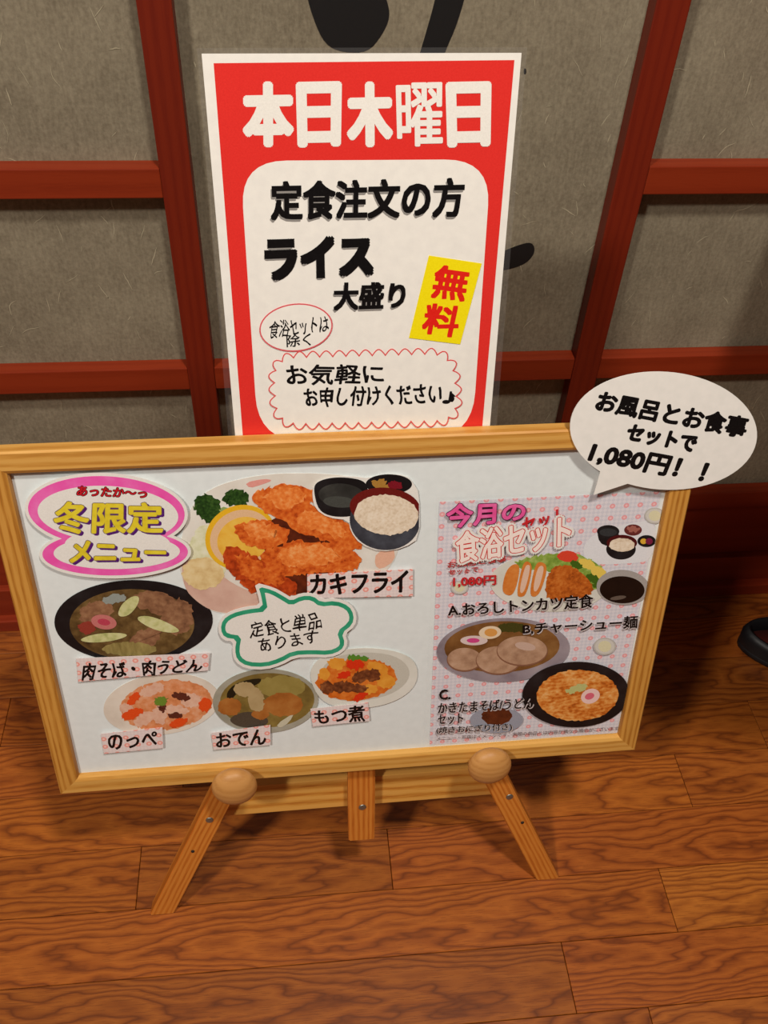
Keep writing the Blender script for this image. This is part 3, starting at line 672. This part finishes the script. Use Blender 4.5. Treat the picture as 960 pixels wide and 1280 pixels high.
# noodles with pork slices
f.poly('bowl', ell(628.5, 811, 83, 40, -2, 56), mottle('slate_bowl', [(112, 100, 110), (150, 138, 146), (172, 160, 166)], 30))
f.poly('broth', ell(627, 807, 72, 32, -2), mottle('noodle_broth', [(92, 58, 28), (126, 84, 44), (150, 108, 62)], 60))
f.poly('spinach', rough(ell(640, 783, 18, 6), 3), ink((72, 70, 30)))
f.poly('fish_cake', ell(592, 799, 17, 6), ink((224, 204, 200))); f.poly('fish_cake_swirl', ell(591, 799, 8, 3), ink((214, 76, 140)))
f.poly('egg', ell(612, 789, 14, 8, -5), ink((236, 214, 184))); f.poly('yolk', ell(613, 789, 8, 5), ink((224, 160, 84)))
CH = mottle('pork_print', [(150, 112, 88), (184, 146, 118), (204, 168, 142)], 110); CH2 = ink((140, 98, 76))
for (x, y, a, b) in ((580, 822, 21, 14), (622, 823, 27, 17), (652, 811, 31, 18)):
    f.poly('pork_edge', ell(x, y+1, a+1, b+1), CH2); f.poly('pork', ell(x, y, a, b), CH)
f.poly('pork_swirl', ell(656, 806, 13, 5, 10), ink((206, 176, 160)))
glass(755, 806, 14)
# egg noodles
f.poly('plate', ell(620, 898, 33, 16, 0), ink((160, 162, 176))); f.poly('grilled_rice_ball', rough(ell(620, 893, 19, 11), 3), mottle('rice_ball_print', [(70, 30, 16), (110, 52, 26)], 160))
f.poly('bowl', ell(719, 866, 67, 41, -2, 56), BOWL)
f.poly('egg_noodles', rough(ell(721, 867, 51, 32, -2), 2), mottle('egg_noodle_print', [(140, 62, 18), (206, 112, 36), (230, 158, 80), (240, 192, 130)], 300, detail=5, stretch=(.7, 1, 1)))
f.poly('leek', rough(ell(720, 859, 14, 5, -15), 3), ink((196, 196, 130)))
f.poly('fish_cake', ell(737, 868, 12, 9, -20), ink((244, 208, 202))); f.poly('fish_cake_swirl', ell(736, 868, 6, 4, -20), ink((226, 110, 130)))
# lettering
HALO = ink((206, 196, 196))
R2 = ink((206, 44, 50))
f.text('lettering', 'お風呂と食事', [(559, 700), (632, 692), (632, 700), (559, 708)], ink((190, 60, 60)), bm_(.2))
f.text('lettering', 'セットで', [(560, 710), (597, 706), (597, 713), (560, 717)], ink((190, 60, 60)), bm_(.2))
f.text('lettering', '1,080円', [(566, 719), (619, 717), (619, 729), (566, 732)], R2, bm_(.4))
f.text('lettering', 'セット', [(652, 646), (704, 633), (704, 652), (652, 664)], R2, bm_(.5))
f.text('lettering_edge', 'A.おろしトンカツ定食', [(559, 753), (740, 740), (740, 757), (560, 768)], HALO, bm_(.4+.4), (.6, .8))
f.text('lettering', 'A.おろしトンカツ定食', [(559, 753), (740, 740), (740, 757), (560, 768)], BK, bm_(.4))
f.text('lettering_edge', 'B,チャーシュー麺', [(653, 777), (796, 767), (795, 783), (653, 791)], HALO, bm_(.4+.4), (.6, .8))
f.text('lettering', 'B,チャーシュー麺', [(653, 777), (796, 767), (795, 783), (653, 791)], BK, bm_(.4))
f.text('lettering', 'C.', [(549, 860), (562, 859), (562, 871), (549, 872)], BK, bm_(.5))
f.text('lettering_edge', 'かきたまそば/うどん', [(547, 876), (666, 869), (665, 882), (547, 889)], HALO, bm_(.28+.4), (.6, .8))
f.text('lettering', 'かきたまそば/うどん', [(547, 876), (666, 869), (665, 882), (547, 889)], BK, bm_(.28))
f.text('lettering_edge', 'セット', [(547, 891), (578, 889), (578, 901), (547, 903)], HALO, bm_(.28+.4), (.6, .8))
f.text('lettering', 'セット', [(547, 891), (578, 889), (578, 901), (547, 903)], BK, bm_(.28))
f.text('lettering_edge', '(焼きおにぎり付き)', [(545, 906), (639, 901), (639, 911), (545, 915)], HALO, bm_(.15+.4), (.6, .8))
f.text('lettering', '(焼きおにぎり付き)', [(545, 906), (639, 901), (639, 911), (545, 915)], BK, bm_(.15))
f.text('fine_print', 'メニュー・写真はイメージです。実際の商品とは内容が異なる場合がございます', [(545, 918), (772, 905), (772, 910), (545, 923)], ink((90, 70, 74)))
# white-backed heading cut-outs glued on the sheet
TT = [(569, 664), (712, 640), (711, 680), (571, 701)]; TN = [(558, 628), (656, 625), (654, 647), (558, 658)]
f.text('heading_backing', '食浴セット', TT, WHT, bm_(4.0), n=12)
f.text('heading_outline', '食浴セット', TT, ink((216, 48, 46)), bm_(1.6), n=10); f.text('heading', '食浴セット', TT, ink((255, 238, 230)), bm_(.8))
f.text('heading_outline', '今月の', TN, ink((76, 20, 60)), bm_(1.55), n=10); f.text('heading', '今月の', TN, mottle('marker_rose', [(222, 62, 134), (234, 92, 160), (240, 130, 184)], 90), bm_(.85))

# ------------------------------------------------------------------ slipper in the shadow at the right
sl = empty('slipper', 'black slipper with a dark red lining in the shadow at the right edge', 'slipper', (.752, .722, 0))
def outline(g, n=36):
    o = []
    for i in range(n):
        a = 2*math.pi*i/n; x = math.cos(a); y = math.sin(a); w = .047+.006*x; o.append(((.118+g)*x, (w+g)*y*(1-.08*x)))
    return o
def band(name, rings, mat):
    V, F = [], []; n = 36
    for g, z in rings: V += [(x, y, z) for x, y in outline(g)]
    for k in range(len(rings)-1):
        for i in range(n): j = (i+1) % n; F.append((k*n+i, k*n+j, (k+1)*n+j, (k+1)*n+i))
    F.append(tuple(range(n))[::-1]); F.append(tuple(range((len(rings)-1)*n, len(rings)*n)))
    return link(name, V, F, mat, sl, True)
band('sole', [(-.004, 0), (0, .002), (0, .010), (-.003, .012)], SHOE)
band('lining', [(-.008, .011), (-.008, .0135)], SHOEIN)
V, F = [], []; n = 36
for g, zf in ((0, 0), (.001, .6), (-.004, 1), (-.008, .95), (-.0065, .02)):
    for i, (x, y) in enumerate(outline(g)):
        t = .5-.5*x/.12; V.append((x, y, .011+zf*(.016+.016*t)))
for k in range(4):
    for i in range(n): j = (i+1) % n; F.append((k*n+i, k*n+j, (k+1)*n+j, (k+1)*n+i))
link('upper', V, F, SHOE, sl, True)
sl.rotation_euler = (0, 0, -.35)

# ------------------------------------------------------------------ unseen table added past the right edge so its top shades the floor corner
tb = empty('shade_table', 'dark lacquered table added out of view past the right edge to shade the floor corner', 'table', (.815, .555, 0)); tb.rotation_euler = (0, 0, -.264)
from_bm('table_top', box_bm((-.35, -.235, .700), (.35, .235, .722), .004), LACQ_H, tb)
for x_ in (-.06, .32):
    for y_ in (-.205, .205): from_bm('leg', box_bm((x_-.016, y_-.016, 0), (x_+.016, y_+.016, .700), .002), LACQ_V, tb)
for y_ in (-.205, .205): from_bm('apron', box_bm((-.044, y_-.009, .64), (.304, y_+.009, .6995), .001), LACQ_H, tb)
